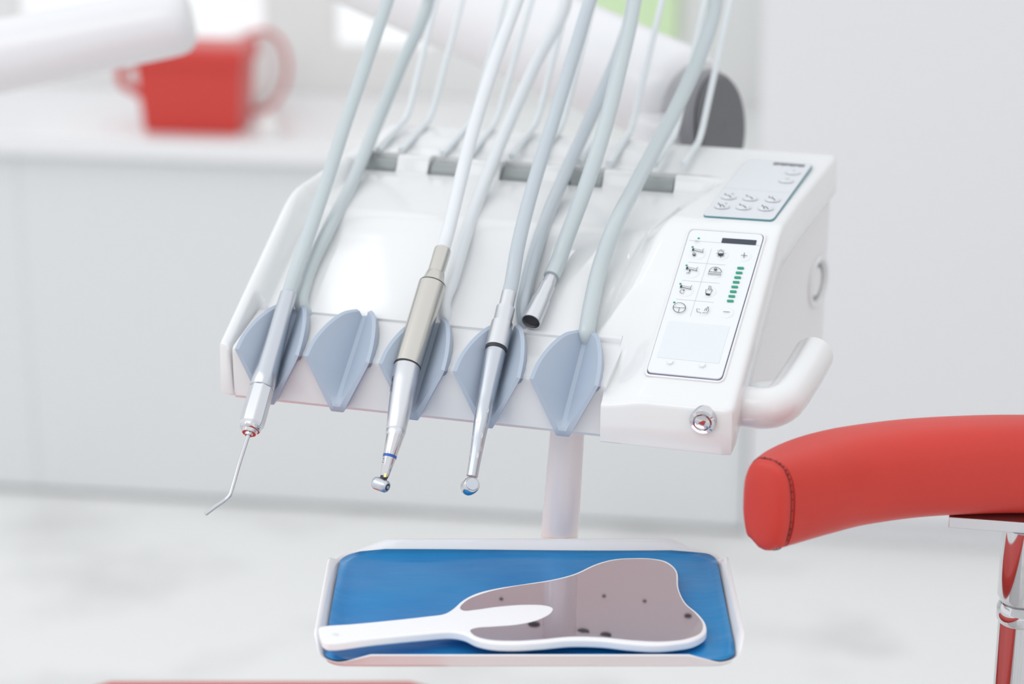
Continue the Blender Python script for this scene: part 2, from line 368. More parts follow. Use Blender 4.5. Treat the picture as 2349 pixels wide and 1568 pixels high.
for k in range(210):
    for q in range(nd): ff.append((k*nd+q, k*nd+(q+1) % nd, (k+1)*nd+(q+1) % nd, (k+1)*nd+q))
ff.append(tuple(range(nd))); ff.append(tuple(210*nd+q for q in range(nd))[::-1])
rail = mesh('holder_rail', vv, ff, 'white', unit, space=MU, sharp=32)
# V-shaped holders
def holder(uc_, i):
    hw = HWH; T, B, Cc = HT, HB, HC
    nt_ = 14; mb = MB()
    edge = []                                   # right-hand rim from the top to the bottom corner
    top0 = Vector((.0058, .0500, .0490)); 
    p_ = [top0, Vector((.0125, .040, .0484)), Vector((.0190, .024, .0430)), Vector((.0235, .006, .0352)), Vector((hw, Cc.y, Cc.z))]
    p_ = [p+HG*max(0, .0006-(p-T).dot(HN)/HG.dot(HN)) for p in p_]; e1 = spline(p_, 5); e1 = [p+HG*max(0, .0004-(p-T).dot(HN)/HG.dot(HN)) for p in e1]
    e2 = [Vector((hw, Cc.y, Cc.z)).lerp(Vector((.0050, -.0105, -.0075)), k/10) for k in range(11)]
    e2 += [Vector((.0050*(1-k/4), -.0105, -.0077)) for k in range(1, 5)]
    edge = e1+e2[1:]; n = len(edge)
    v = []; f = []
    def loop(fn): 
        base = len(v); v.extend(fn(k) for k in range(n)); return base
    def groove(k): t = max(0, min(1, (k/(n-5)))); return T.lerp(B, t)
    for sgn in (1, -1):
        m_ = lambda p: Vector((p.x*sgn+uc_, p.y, p.z))
        G = [groove(k) for k in range(n)]
        cen = Vector((0, .020, .018))
        L0 = loop(lambda k: m_(G[k]+Vector((0, .0006, .0004))))
        L1 = loop(lambda k: m_(Vector((.0016*(1-max(0, min(1, (k-(n-7))/5))), G[k].y, G[k].z))+Vector((0, -.0002, 0))))
        inner = []
        for k in range(n):
            p = edge[k]; d = G[k]-p; q = p+d.normalized()*min(.0042, d.length*.45); q.x = max(q.x, .0022 if k < n-5 else 0)
            q2 = Vector((q.x, q.y, q.z)); inner.append(q2+HG*.0002)
        L2 = loop(lambda k: m_(inner[k]))
        L3 = loop(lambda k: m_(edge[k]-HG*.0026))
        L4 = loop(lambda k: m_(edge[k]-HG*.0036+Vector((0 if k > n-5 else -.0002, 0, 0))))
        L5 = loop(lambda k: m_(Vector((edge[k].x-.0005, max(edge[k].y, .003)+.009, edge[k].z-.009 if k < len(e1) else edge[k].z))))
        for a, b_ in ((L0, L1), (L1, L2), (L2, L3), (L3, L4), (L4, L5)):
            for k in range(n-1): f.append((a+k, a+k+1, b_+k+1, b_+k))
        for kk in (0, n-1): f.append((L0+kk, L1+kk, L2+kk, L3+kk, L4+kk, L5+kk))
    mb.add(v, f); return mb.build('instrument_holder', 'holder', unit, space=MU, sharp=28)
hold = [holder(h, i) for i, h in enumerate(HU)]
# push button on the front right
bc = onv(1612, 964, -.0165)
c = MB(); A = Vector((bc.x, -.010, bc.z)); Bq = A+Vector((0, -1, -.12))
c.lathe(A, Bq, [(0, .0092), (.0066, .0092), (.0078, .0086), (.0082, .0066), (.0075, .0058), (.0086, .0054), (.0092, .0040), (.0094, .0005)], 40); c.build('push_button', 'chrome', unit, space=MU)
# side handle
hp = [(-.014, .026, .0125), (.000, .026, .0125), (.010, .026, .0125), (.0175, .028, .0130), (.0235, .036, .0140), (.0262, .048, .0155), (.0280, .066, .0175), (.0300, .090, .0200), (.0315, .118, .0230)]
c = MB(); pts = spline(hp, 8); c.tube(pts, [.0146]*(len(pts)), 32)
c.build('side_handle', 'white', unit, space=MU, bevel=.002)
# whip arms: grey pivot block in each slot and two thin rods
RODS = [((868, 345), (935, 268), (1000, 0)), ((920, 345), (988, 272), (1060, 0)), ((1016, 353), (1085, 275), (1158, 0)), ((1077, 356), (1138, 281), (1219, 0)),
        ((1174, 359), (1232, 281), (1303, 0)), ((1232, 362), (1290, 290), (1362, 0)), ((1328, 372), (1375, 300), (1447, 0)), ((1398, 376), (1447, 301), (1519, 0)),
        ((1503, 378), (1550, 306), (1618, 0)), ((1566, 378), (1606, 320), (1676, 0))]
def hose_mid(i): return None
for i, (a, b_) in enumerate(slots):
    c = MB(); vv = []
    prof = []
    for k in range(13): 
        an = radians(-70+k*18); prof.append((.1905-.0165*cos(an)*1.0, Hbase(.18)-.0165+.0165*sin(an)*.9))
    prof = [(.2685-.0105*cos(radians(a_)), Hbase(.26)-.0130+.0105*sin(radians(a_))) for a_ in range(-40, 181, 20)]
    arm = prism(prof, a+.0012, b_-.0012).build('support_rod_pivot', 'slot', unit, space=MU, bevel=.0008)
    r = MB()
    for (p0, p1, p2) in RODS[2*i:2*i+2]:
        A_ = onv(*p0, .272); Bm = onv(*p1, .368); Ct = onv(*p2, .455)
        D = Ct+(Ct-Bm)*.22
        pts = [A_, A_.lerp(Bm, .5), A_.lerp(Bm, .88)]+spline([A_.lerp(Bm, .90), Bm.lerp(A_, .05).lerp(Ct, .03), Bm.lerp(Ct, .08)], 5)+[Bm.lerp(Ct, .3), Bm.lerp(Ct, .6), Ct, D]
        r.tube(pts, .0027, 14); last = D
        if p0 == RODS[2*i][0]: first = D
    r.tube([first, last], .0036, 14)
    r.build('support_rod', 'rod', arm, space=MU)
# post from the underside to the tray, screw plugs
TZ = 1.081; TK = (1.75-TZ)/(1.75-1.107)
yp = 1.3715*TK+.0830*TK+.022
pt0 = hit(1304, 955, Vector((0, yp+.004, 0)), Vector((0, 1, 0))); pb = hit(1283, 1240, Vector((0, yp, 0)), Vector((0, 1, 0)))
pt0 = pt0+(pt0-pb).normalized()*.022; pb = pb+(pb-pt0)*.10
c = MB(); ln = (pb-pt0).length
c.lathe(pt0, pb, [(0, .0122), (ln*.3, .0125), (ln*.8, .0136), (ln*.92, .0136), (ln*.97, .0120), (ln, .009)], 40); post = c.build('tray_post', 'post', unit)
c = MB(); c.box((0, 0, 0), (.022, .12, .006), at((pb.x, pb.y-.060, TZ-.0066))); c.build('tray_bracket', 'post', unit, bevel=.002)
MZ = .0092
MPN = Vector((.0315, 0, 1)).normalized(); MPP = hit(700+2100/2.303, 1220+500/2.303, Vector((0, 0, TZ+MZ)), W)
def reflect_hit(x, y, zm, zp):
    p = hit(x, y, MPP, MPN); d = ray(x, y); d = d-MPN*2*d.dot(MPN); return p+d*((zp-p.z)/d.z)
zu = O.z-.0126
for (x, y, r) in ((1225, 1433, .0046), (1338, 1447, .0046), (1390, 1455, .0042), (1385, 1374, .0016), (1478, 1387, .0016), (1150, 1373, .0016), (1578, 1417, .0030)):
    p = reflect_hit(x, y, TZ+.0095, zu); lp = W2L(p); zz = zu if lp.y < .056 and lp.x < -.0945 else O.z-.0117
    if lp.y > .10: zz = O.z-.0115-.14*(lp.y-.10)
    c = MB(); c.lathe(Vector((p.x, p.y, zz+.002)), Vector((p.x, p.y, zz-.01)), [(0, r), (.0025, r), (.003, r*.8)], 20); c.build('screw_plug', 'dark', unit)

# ---- keypads
def kp(zx, zy, lift=0):                          # lower keypad: crop coordinates -> the slanted plane
    l = onplane(1480+zx/4.3556, 520+zy/4.3556, (0, 0, .029), 29); n = Vector((0, -sin(radians(29)), cos(radians(29)))); return l+n*lift
TU = 1.43
def ku(zx, zy, lift=0):                          # upper keypad
    l = onplane(1600+zx/7.83, 340+zy/7.83, (0, .143, .1083), TU); return l+Vector((0, 0, lift))
def rrect(f, c4, r, n=6, lift=0):
    """rounded quad in crop coordinates, r as a fraction-like radius in crop px"""
    out = []
    P = [Vector(p) for p in c4]
    for i in range(4):
        p = P[i]; a = (P[i-1]-p).normalized(); b = (P[(i+1) % 4]-p).normalized(); A = p+a*r; B = p+b*r
        for k in range(n+1):
            t = k/n; q = A*(1-t)**2+p*2*t*(1-t)+B*t*t; out.append(f(q.x, q.y, lift))
    return out
def plate(name, f, c4, r, z0, z1, m, parent, **k):
    a = rrect(f, c4, r, lift=z0); b = rrect(f, c4, r, lift=z1); n = len(a)
    return mesh(name, a+b, [tuple(range(n))[::-1], tuple(range(n, 2*n))]+[(i, (i+1) % n, n+(i+1) % n, n+i) for i in range(n)], m, parent, space=MU, sharp=30, **k)
KL = [(452, 40), (1188, 92), (760, 1535), (15, 1462)]
def grow(c, g):
    cx = sum(p[0] for p in c)/4; cy = sum(p[1] for p in c)/4; return [(p[0]+g*(1 if p[0] > cx else -1), p[1]+g*(1 if p[1] > cy else -1)) for p in c]
kpad = plate('lower_keypad', kp, KL, 55, -.002, .0016, 'keypad', unit, bevel=.0004)
kpad['label'] = 'lower keypad with icon keys and green lights'
plate('edge_gasket', kp, [(450, 37), (1192, 90), (764, 1542), (11, 1470)], 58, -.002, .0004, 'violet', kpad)
bk = rrect(kp, [(440, 22), (1210, 78), (775, 1556), (-6, 1482)], 62, lift=.0002)
c = MB(); c.tube(bk, .0010, 8, True); c.build('bezel', 'white', kpad, space=MU)
plate('blank_field', kp, [(235, 955), (848, 1010), (738, 1382), (118, 1318)], 8, .0014, .0018, 'keygrey', kpad)
plate('display', kp, [(775, 130), (1116, 153), (1105, 200), (763, 176)], 3, .0014, .0020, 'display', kpad)
def dome(f, cx, cy, r, m, name, parent, h=.0012, asp=1.0):
    c0 = f(cx, cy, 0); v = []; fc = []; n = 28
    e1 = (f(cx+r, cy+r*.07, 0)-c0); R_ = e1.length; e1.normalize()
    nn = (f(cx, cy, 1)-c0).normalized(); e2 = nn.cross(e1)
    prof = [(1.0, .0014), (.98, .0017), (.90, .0014+h*.75), (.80, .0014+h), (.55, .0014+h), (.3, .0014+h*.92), (.001, .0014+h*.9)]
    for (s, l) in prof:
        for k in range(n): a = 2*pi*k/n; v.append(c0+e1*R_*s*cos(a)+e2*R_*s*sin(a)*asp+nn*l)
    for i in range(len(prof)-1):
        for k in range(n): fc.append((i*n+k, i*n+(k+1) % n, (i+1)*n+(k+1) % n, (i+1)*n+k))
    fc.append(tuple((len(prof)-1)*n+k for k in range(n)))
    return mesh(name, v, fc, m, parent, space=MU)
BT = [(532, 290), (762, 300), (991, 312), (470, 475), (702, 480), (410, 660), (641, 665), (345, 835), (578, 852), (815, 875)]
for (x, y) in BT: dome(kp, x, y, 76, 'keypad', 'button', kpad, .0007)
for (x, y) in ((250, 1372), (572, 1402)): dome(kp, x, y, 34, 'keypad', 'button', kpad, .0016)
for (x, y) in ((537, 131), (476, 218), (416, 402), (355, 586), (293, 771)): dome(kp, x, y, 12, 'green', 'indicator_light', kpad, .0006)
for k in range(8):
    x = 956-k*14.6; y = 432+k*46.9
    plate('indicator_light', kp, [(x-33, y-11), (x+33, y-8), (x+31, y+11), (x-35, y+8)], 9, .0012, .0024, 'green', kpad)
def ribbon(mb, f, pts, w, lift):
    P = [f(p[0], p[1], lift) for p in pts]; n = len(P); nn = (f(pts[0][0], pts[0][1], lift+1)-P[0]).normalized(); v = []; fc = []
    for i in range(n):
        d = (P[min(i+1, n-1)]-P[max(i-1, 0)]).normalized(); s = nn.cross(d)*w/2; v += [P[i]+s, P[i]-s]
    for i in range(n-1): fc.append((2*i, 2*i+1, 2*i+3, 2*i+2))
    mb.add(v, fc)
def poly(mb, f, pts, lift): mb.add([f(p[0], p[1], lift) for p in pts], [tuple(range(len(pts)))])
ink = MB(); li = MB(); IL = .0029; lw = .00034
def S(*pts, w=lw, f=kp, mb=None, lift=None): ribbon(mb or ink, f, pts, w, lift or IL)
def arc(cx, cy, rx, ry, a0, a1, n=16, sh=0): return [(cx+rx*cos(radians(a0+(a1-a0)*k/n)), cy-ry*sin(radians(a0+(a1-a0)*k/n))) for k in range(n+1)]
def handpiece_icon(x, y):                        # little turbine
    S((x, y-18), (x-8, y-10), (x-7, y+10), (x+3, y+2), (x+14, y+2), (x+92, y+20), w=.0005); S((x+4, y-20), (x+16, y-14), (x+92, y), w=.0003)
    S((x+112, y-16), (x+100, y-12), (x+92, y+20), (x+104, y+24)); S((x+2, y-20), (x+2, y+4), w=.0011)
handpiece_icon(483, 262); handpiece_icon(423, 446); handpiece_icon(363, 630)
def bulb(x, y, r):
    S(*arc(x, y, r, r*.95, 0, 360, 20)); poly(ink, kp, arc(x, y, r, r*.95, 180, 360, 12), IL); 
    S((x-r*.4, y-r*1.0), (x-r*.3, y-r*1.25), (x+r*.5, y-r*1.22), (x+r*.45, y-r*.95))
    for a in (0, 45, 135, 180, 225, 270, 315): S((x+cos(radians(a))*r*1.3, y-sin(radians(a))*r*1.2), (x+cos(radians(a))*r*1.65, y-sin(radians(a))*r*1.55))
bulb(492, 303, 14); bulb(758, 292, 29)
S((449, 458), (443, 468), (447, 474), (453, 466), (449, 458), w=.0006)
for dx in (0, 14, 26): S((424+dx, 480), (416+dx, 494))
S(*arc(373, 673, 22, 18, 20, 330, 18)); S((384, 655), (396, 658), (392, 668), (384, 655), w=.0005)
S((960, 310), (1024, 316), w=.0004); S((994, 285), (988, 338), w=.0004); S((783, 873), (848, 878), w=.0004)
S(*arc(703, 480, 62, 50, 0, 180, 18), w=.0004); S((641, 474), (763, 484), w=.0004); bulb(706, 452, 12)
for k in range(9): S((636+k*15, 484+k*1.2), (633+k*15, 506+k*1.2))
S((611, 650), (608, 690), (611, 706), (645, 712), (676, 655)); poly(ink, kp, [(607, 690), (654, 696), (645, 713), (611, 706)], IL)
S((640, 618), (664, 622), (663, 631), (639, 628), (640, 618)); S((640, 635), (628, 662)); S((652, 640), (650, 664)); S((662, 640), (668, 660))
S(*arc(345, 834, 62, 49, 0, 360, 30), w=.00042); S((283, 828), (407, 838)); S((346, 833), (335, 883))
S((548, 850), (517, 843), (521, 877), (560, 884), (557, 890)); S((574, 890), (582, 884), (621, 888), (641, 855)); S((625, 825), (632, 835), (642, 828), w=.0005)
S((612, 838), (592, 866)); S((622, 838), (614, 866)); S((634, 838), (634, 850))
# ON
S(*arc(513, 172, 11, 8, 0, 360, 14), w=.0002); S((528, 180), (531, 167), (543, 181), (547, 168), w=.0002)
kico = ink.build('printed_icons', 'ink', kpad, space=MU, smooth=False); kico['label'] = 'black printed key icons and ON lettering'
ink2 = ink
def SL(*p, w=.0003): ribbon(li, kp, p, w, .0018)
SL((440, 150), (770, 177)); SL((1105, 200), (1158, 203))
SL((430, 368), (805, 398)); SL((370, 550), (745, 580)); SL((308, 737), (685, 770)); SL((664, 235), (452, 910))
li.build('printed_lines', 'inklight', kpad, space=MU, smooth=False)
KUq = [(905, 205), (2075, 292), (1352, 1302), (92, 1222)]
kup = plate('upper_keypad', ku, KUq, 70, -.002, .0012, 'keypad_u', unit, bevel=.0003); kup['label'] = 'upper grey keypad with chair position keys'
plate('edge_gasket', ku, [(903, 203), (2085, 290), (1362, 1316), (84, 1232)], 74, -.002, .0005, 'teal', kup)
for (x, y) in ((1710, 470), (1590, 620), (560, 915), (945, 940), (1350, 965), (440, 1085), (825, 1100), (1225, 1120)): dome(ku, x, y, 140, 'keypad_u', 'button', kup, .0016, .95)
ink = MB()
def SU(*p, w=.0004): ribbon(ink, ku, p, w, .0034)
for (x, y, t_) in ((560, 915, 1), (945, 940, 0), (1350, 965, 2), (440, 1085, 1), (825, 1100, 0), (1225, 1120, 3)):
    SU((x-70, y-30), (x-52, y-4), (x-8, y), (x+45, y+40), w=.0007)
    if t_ == 1: SU((x+50, y-25), (x+80, y-35), (x+95, y-20), (x+70, y-12), (x+50, y-25))
    if t_ == 2: SU((x-5, y-25), (x-10, y-2))
    if t_ == 3 or (t_ == 1 and y > 1000): SU((x-35, y+4), (x-30, y+40), w=.0007)
SU((1700, 470), (1745, 482), (1735, 462)); SU((1560, 625), (1640, 632)); SU((1600, 612), (1640, 620))
ink.build('printed_icons', 'ink', kup, space=MU, smooth=False)
li = MB(); ribbon(li, ku, [(470, 740), (1650, 828)], .0003, .0014); li.build('printed_lines', 'inklight', kup, space=MU, smooth=False)
dp = MB()
for k in range(11):
    x = 1378+k*51; y = 284+k*3.9; h_ = 42-(k % 3)*5
    poly(dp, ku, [(x, y), (x+46, y+3), (x+46-h_*.6, y+h_), (x-h_*.6, y+h_-3)], .0015)
dp.build('display', 'display', kup, space=MU, smooth=False)

# ================================================================== instruments with their hoses
GT = 40.0
gn = Vector((0, -sin(radians(GT)), cos(radians(GT))))
GP = Vector((0, -.0085, -.0020))
def ax(x, y, r): return L2W(onplane(x, y, GP+gn*r*1.3, GT))
def hose(root, pts, mname, r=.0053, spec=None):
    c = MB(); c.tube(spline([p for p in pts], 10), r, 22); return c.build('hose', mname, root)
def hv(x, y, v): return L2W(onv(x, y, v))
def surf(x, y, off):                             # point just above the cover surface seen at a pixel
    lo, hi = 0.0, .36
    for _ in range(40):
        v = (lo+hi)/2; p = onv(x, y, v)
        if H(p.x, p.y) > p.z: hi = v
        else: lo = v
    p = onv(x, y, lo); t = radians(28); return L2W(p)-ray(x, y).normalized()*off
def seg(a, L, prof): return [(t*L, r) for t, r in prof]
# --- air-water syringe
A, B = ax(662, 674, .0095), ax(574, 984, .0095); d = (B-A).normalized(); LN = (B-A).length
syr = empty('air_water_syringe', at(B), 'silver air and water syringe with a thin bent nozzle, in the leftmost holder', 'dental instrument')
c = MB(); c.lathe(A, B, [(-.001, .0052), (0, .0062), (LN*.10, .0065), (LN*.35, .0074), (LN*.62, .0088), (LN*.70, .0090), (LN*.705, .0086)], 48); c.build('body', 'alu', syr)
c = MB(); c.lathe(A, B, [(LN*.703, .0084), (LN*.706, .0090), (LN*.90, .0093), (LN*.965, .0092), (LN*.995, .0075), (LN*.995, .005)], 8); c.build('nut', 'alu_l', syr, sharp=20, bevel=.0006)
c = MB(); c.lathe(A, B, [(LN*.97, .0078), (LN*1.0, .0076), (LN*1.008, .0068), (LN*1.010, .0058), (LN*1.03, .0050), (LN*1.032, .0030), (LN*1.045, .0026), (LN*1.045, .0010)], 40); c.build('tip_collar', 'chrome', syr)
n0 = B+d*.0035; Zb = (n0-CAM).dot(FW)
npt = [n0, atZ(548, 1066, Zb-.012), atZ(533, 1118, Zb-.020), atZ(527, 1135, Zb-.0225), atZ(515, 1147, Zb-.024), atZ(495, 1161, Zb-.027), atZ(471, 1179, Zb-.031)]
c = MB(); c.tube(spline(npt, 8), .00150, 20); nz = c.build('nozzle', 'chrome', syr)
hose(syr, [A+d*.004, A-d*.01, hv(700, 560, .085), hv(745, 430, .135), hv(790, 290, .185), hv(838, 150, .235), hv(889, 0, .285), hv(915, -90, .315), hv(945, -150, .345), hv(975, -90, .365), hv(983, 0, .375), hv(920, 150, .335), hv(862, 290, .290), surf(808, 420, .014), surf(757, 520, .010), surf(718, 600, .008), surf(700, 650, .007), surf(692, 700, .006), L2W((-.332, .056, .030))], 'hose')
# --- micromotor with contra-angle head
R3 = .0105
A, B = ax(1016, 572, R3), ax(934, 842, R3); d = (B-A).normalized(); LN = (B-A).length
C3 = ax(906, 1000, R3); Zc = (C3-CAM).dot(FW); D3 = atZ(882, 1094, Zc-.010); hd_ = atZ(873, 1111, Zc-.012)
mot = empty('contra_angle_handpiece', at(hd_), 'silver contra-angle handpiece on a warm nickel motor, blue ring near its head', 'dental instrument')
c = MB(); c.lathe(A, B, [(-.001, .0048), (0, .0060), (LN*.02, .0063), (LN*.205, .0061), (LN*.21, .0066), (LN*.26, .0076), (LN*.30, .0098), (LN*.302, .0094), (LN*.308, .0094), (LN*.31, .0101), (LN*.985, .0098), (LN*.99, .0092), (LN, .0092)], 56); c.build('motor', 'steel_w', mot)
c = MB(); c.lathe(A, B, [(LN*.300, .0096), (LN*.301, .0099), (LN*.309, .0099), (LN*.310, .0096)], 56); c.build('joint_line', 'dark', mot); c = MB()
c.lathe(A, B, [(LN*.984, .0094), (LN*.986, .00985), (LN*.996, .00985), (LN*.998, .0094)], 56); c.build('joint_line', 'dark', mot)
d2 = (C3-B).normalized(); l2 = (C3-B).length
c = MB(); c.lathe(B-d2*.0002, C3, [(-.001, .0090), (.0005, .0097), (l2*.25, .0094), (l2*.60, .0083), (l2*.92, .0070), (l2*.93, .0067), (l2*.94, .0070), (l2*1.0, .0064), (l2*1.03, .0056)], 56); bd = c.build('body', 'alu_l', mot)
d3 = (D3-C3).normalized(); l3 = (D3-C3).length
c = MB(); c.lathe(C3, D3, [(-.002, .0060), (.0005, .0062), (l3*.45, .0049), (l3*.96, .0031), (l3*1.0, .0026)], 48); nk = c.build('neck', 'chrome', mot)
c = MB(); c.lathe(C3, D3, [(l3*.47, .0047), (l3*.472, .0050), (l3*.535, .00478), (l3*.537, .0044)], 48); c.build('blue_ring', 'blueband', mot)
hax = (RT*.80-FW*.46-UP*.28).normalized()
c = MB(); c.lathe(hd_-hax*.0062, hd_+hax*.01, [(0, .0010), (.0003, .0030), (.0012, .0041), (.003, .0046), (.0090, .0044), (.0112, .0042), (.0122, .0034), (.0122, .0026), (.0116, .0024)], 40); hh = c.build('head', 'alu', mot)
c = MB(); c.lathe(hd_+hax*.004, hd_+hax*.01, [(0, .0023), (.00185, .0023), (.0019, .0016)], 30); c.build('bur_socket', 'dark', hh)
c = MB(); c.lathe(hd_+hax*.0054, hd_+hax*.01, [(0, .0012), (.0008, .0012), (.0010, .0008)], 24); c.build('chuck_ring', 'steel', hh)
c = MB(); c.lathe(D3-d3*.002, hd_, [(0, .0027), (.0045, .0026), (.006, .002)], 30); c.build('neck_joint', 'dark', nk)
pb_ = atZ(884, 1090, Zc-.0135); c = MB(); c.box((0, 0, 0), (.0018, .0012, .0028), Matrix.LocRotScale(pb_, (D3-C3).to_track_quat('-Z', 'Y'), (1, 1, 1))); c.build('light_window', 'gold', nk)
# small printed marks wrapped along the body (illegible in the photograph)
def mark(root, P0, P1, t, rad, side, marks, m='ink'):
    """strokes on the surface of a round body: (along, around, along2, around2) in metres"""
    axd = (P1-P0).normalized(); view = (CAM-P0).normalized(); e1 = (view-axd*view.dot(axd)).normalized(); e2 = axd.cross(e1)
    mb = MB()
    for (s0, a0, s1, a1, w_) in marks:
        q = []
        for k in range(4):
            s = s0+(s1-s0)*k/3; a = side+(a0+(a1-a0)*k/3)/rad; q.append((P0+axd*(t+s)+(e1*cos(a)+e2*sin(a))*(rad+.00012), (e1*cos(a)+e2*sin(a))))
        v = []; f = []
        for k in range(4):
            dd = (q[min(k+1, 3)][0]-q[max(k-1, 0)][0]).normalized(); sd = q[k][1].cross(dd).normalized()*w_/2; v += [q[k][0]+sd, q[k][0]-sd]
        for k in range(3): f.append((2*k, 2*k+1, 2*k+3, 2*k+2))
        mb.add(v, f)
    return mb.build('printed_marks', m, root, smooth=False)
def side_sign(P0, P1):
    axd = (P1-P0).normalized(); view = (CAM-P0).normalized(); e1 = (view-axd*view.dot(axd)).normalized(); e2 = axd.cross(e1); return -1 if e2.dot(RT) > 0 else 1
sg = side_sign(B, C3); lw3 = .0004
glyph = {'a': [(0, 0, 0, 1), (0, 1, 1, 1), (1, 1, 1, 0), (1, 0, 0, 0), (.5, 0, .5, 1)], 'o': [(0, 0, 0, 1), (0, 1, 1, 1), (1, 1, 1, 0), (1, 0, 0, 0)], 'c': [(0, 0, 0, 1), (0, 0, 1, 0), (0, 1, 1, 1)], 'g': [(0, 0, 0, 1), (0, 1, 1, 1), (1, 1, 1, .5), (.5, .5, 1, .5), (0, 0, 1, 0)]}
mk = []
for k, ch in enumerate('oacogo'):
    for (a_, b2, c2, d4) in glyph[ch]: mk.append((.0012+k*.0021+a_*.0014, b2*.0018, .0012+k*.0021+c2*.0014, d4*.0018, lw3))
mark(bd, B, C3, .010, .0094, sg*1.12, mk)
mark(nk, C3, D3, l3*.60, .0045, sg*.95, [(0, 0, 0, .0012, .0004), (.0026, 0, .0026, .0012, .0004), (.0013, .0003, .0013, .0008, .0003)])
hose(mot, [A+d*.004, A-d*.01, hv(1050, 440, .135), hv(1085, 300, .185), hv(1132, 150, .235), hv(1187, 0, .290), hv(1215, -80, .325), hv(1252, -140, .360), hv(1285, -90, .39), hv(1299, 0, .385), hv(1227, 150, .340), hv(1160, 300, .290), surf(1100, 450, .015), surf(1062, 560, .010), surf(1035, 650, .008), surf(1018, 700, .0065), L2W((-.2245, .056, .030))], 'hose_w', .0052)
# --- turbine
R4 = .0085
A, B = ax(1168, 672, R4), ax(1138, 800, R4); d = (B-A).normalized(); LN = (B-A).length
tur = None
C4 = ax(1104, 970, R4); Zc = (C4-CAM).dot(FW); D4 = atZ(1083, 1092, Zc-.010); h4 = atZ(1079, 1114, Zc-.012)
tur = empty('turbine_handpiece', at(h4), 'silver turbine handpiece with a round capped head, in the second holder from the right', 'dental instrument')
c = MB(); c.lathe(A, B, [(-.001, .0045), (0, .0054), (LN*.27, .0054), (LN*.275, .0068), (LN*.53, .0068), (LN*.54, .0070), (LN*.545, .0078), (LN*.985, .0082), (LN*.99, .0072), (LN*1.02, .0070)], 48); c.build('coupling', 'alu_l', tur)
c = MB(); c.lathe(A, B, [(LN*.985, .0060), (LN*.99, .0077), (LN*1.03, .0074), (LN*1.035, .0060)], 48); c.build('joint_line', 'dark', tur)
# bent body as a tapering tube
pth = spline([B+d*.001, B.lerp(C4, .3), B.lerp(C4, .65), C4, C4.lerp(D4, .5), D4], 8)
tot = sum((pth[i+1]-pth[i]).length for i in range(len(pth)-1)); s = 0; rr = []
for i, p in enumerate(pth):
    if i: s += (p-pth[i-1]).length
    t_ = s/tot; rr.append(.0074-.0010*ss(0, .45, t_)-.0024*ss(.3, 1, t_))
rr[0] = .0068
c = MB(); c.tube(pth, rr, 48); tb = c.build('body', 'alu', tur)
view = (CAM-C4).normalized()
for (px_, py_) in ((1097, 972), (1115, 980), (1083, 1002), (1101, 1003), (1104, 1030), (1077, 1047), (1094, 1047), (1118, 948)):
    q = atZ(px_, py_, Zc-.004); best = min(range(len(pth)), key=lambda i: (((pth[i]-CAM)/(pth[i]-CAM).dot(FW)-ray(px_, py_)).length))
    P_ = pth[best]; dirr = ray(px_, py_); rad_ = rr[best]; a_ = (pth[min(best+1, len(pth)-1)]-pth[best-1]).normalized()
    off = CAM+dirr*(P_-CAM).dot(FW)-P_; off -= a_*off.dot(a_); e1 = (view-a_*view.dot(a_)).normalized(); e1 = (e1-off.normalized()*e1.dot(off.normalized())).normalized()
    x_ = min(.93, off.length/rad_); nrm = (off.normalized()*x_+e1*sqrt(1-x_*x_)).normalized()
    cc = MB(); cc.lathe(P_+nrm*(rad_-.0006), P_+nrm*(rad_+.01), [(0, .0010), (.00072, .0010), (.00078, .0006), (.00060, .0001)], 16)
    mtx = Matrix.Translation(P_)
    vv_ = [P_+((x-P_)+a_*((x-P_).dot(a_)*1.2)) for x in cc.v]
    mesh('grip_dimple', vv_, cc.f, 'alu_l', tb)
hx = (RT*.30-FW*.86+UP*.32).normalized()
c = MB(); c.lathe(h4-hx*.0075, h4+hx*.01, [(0, .0012), (.0006, .0040), (.002, .0056), (.0045, .0062), (.0095, .0060), (.0112, .0056), (.0118, .0050)], 48); th = c.build('head', 'chrome', tur)
c = MB(); c.lathe(h4+hx*.0036, h4+hx*.01, [(0, .0046), (.0009, .0046), (.0014, .0042), (.0015, .0005)], 40); c.build('cap', 'alu', th)
hose(tur, [A+d*.004, A-d*.01, hv(1187, 570, .085), hv(1222, 430, .135), hv(1265, 290, .190), hv(1308, 150, .240), hv(1354, 0, .290), hv(1385, -90, .330), hv(1425, -150, .365), hv(1455, -90, .395), hv(1457, -10, .390), hv(1424, 110, .360), hv(1355, 270, .305), hv(1305, 380, .250), surf(1262, 480, .013), surf(1230, 570, .009), surf(1209, 650, .0075), surf(1199, 710, .0065), L2W((-.166, .056, .030))], 'hose_b')
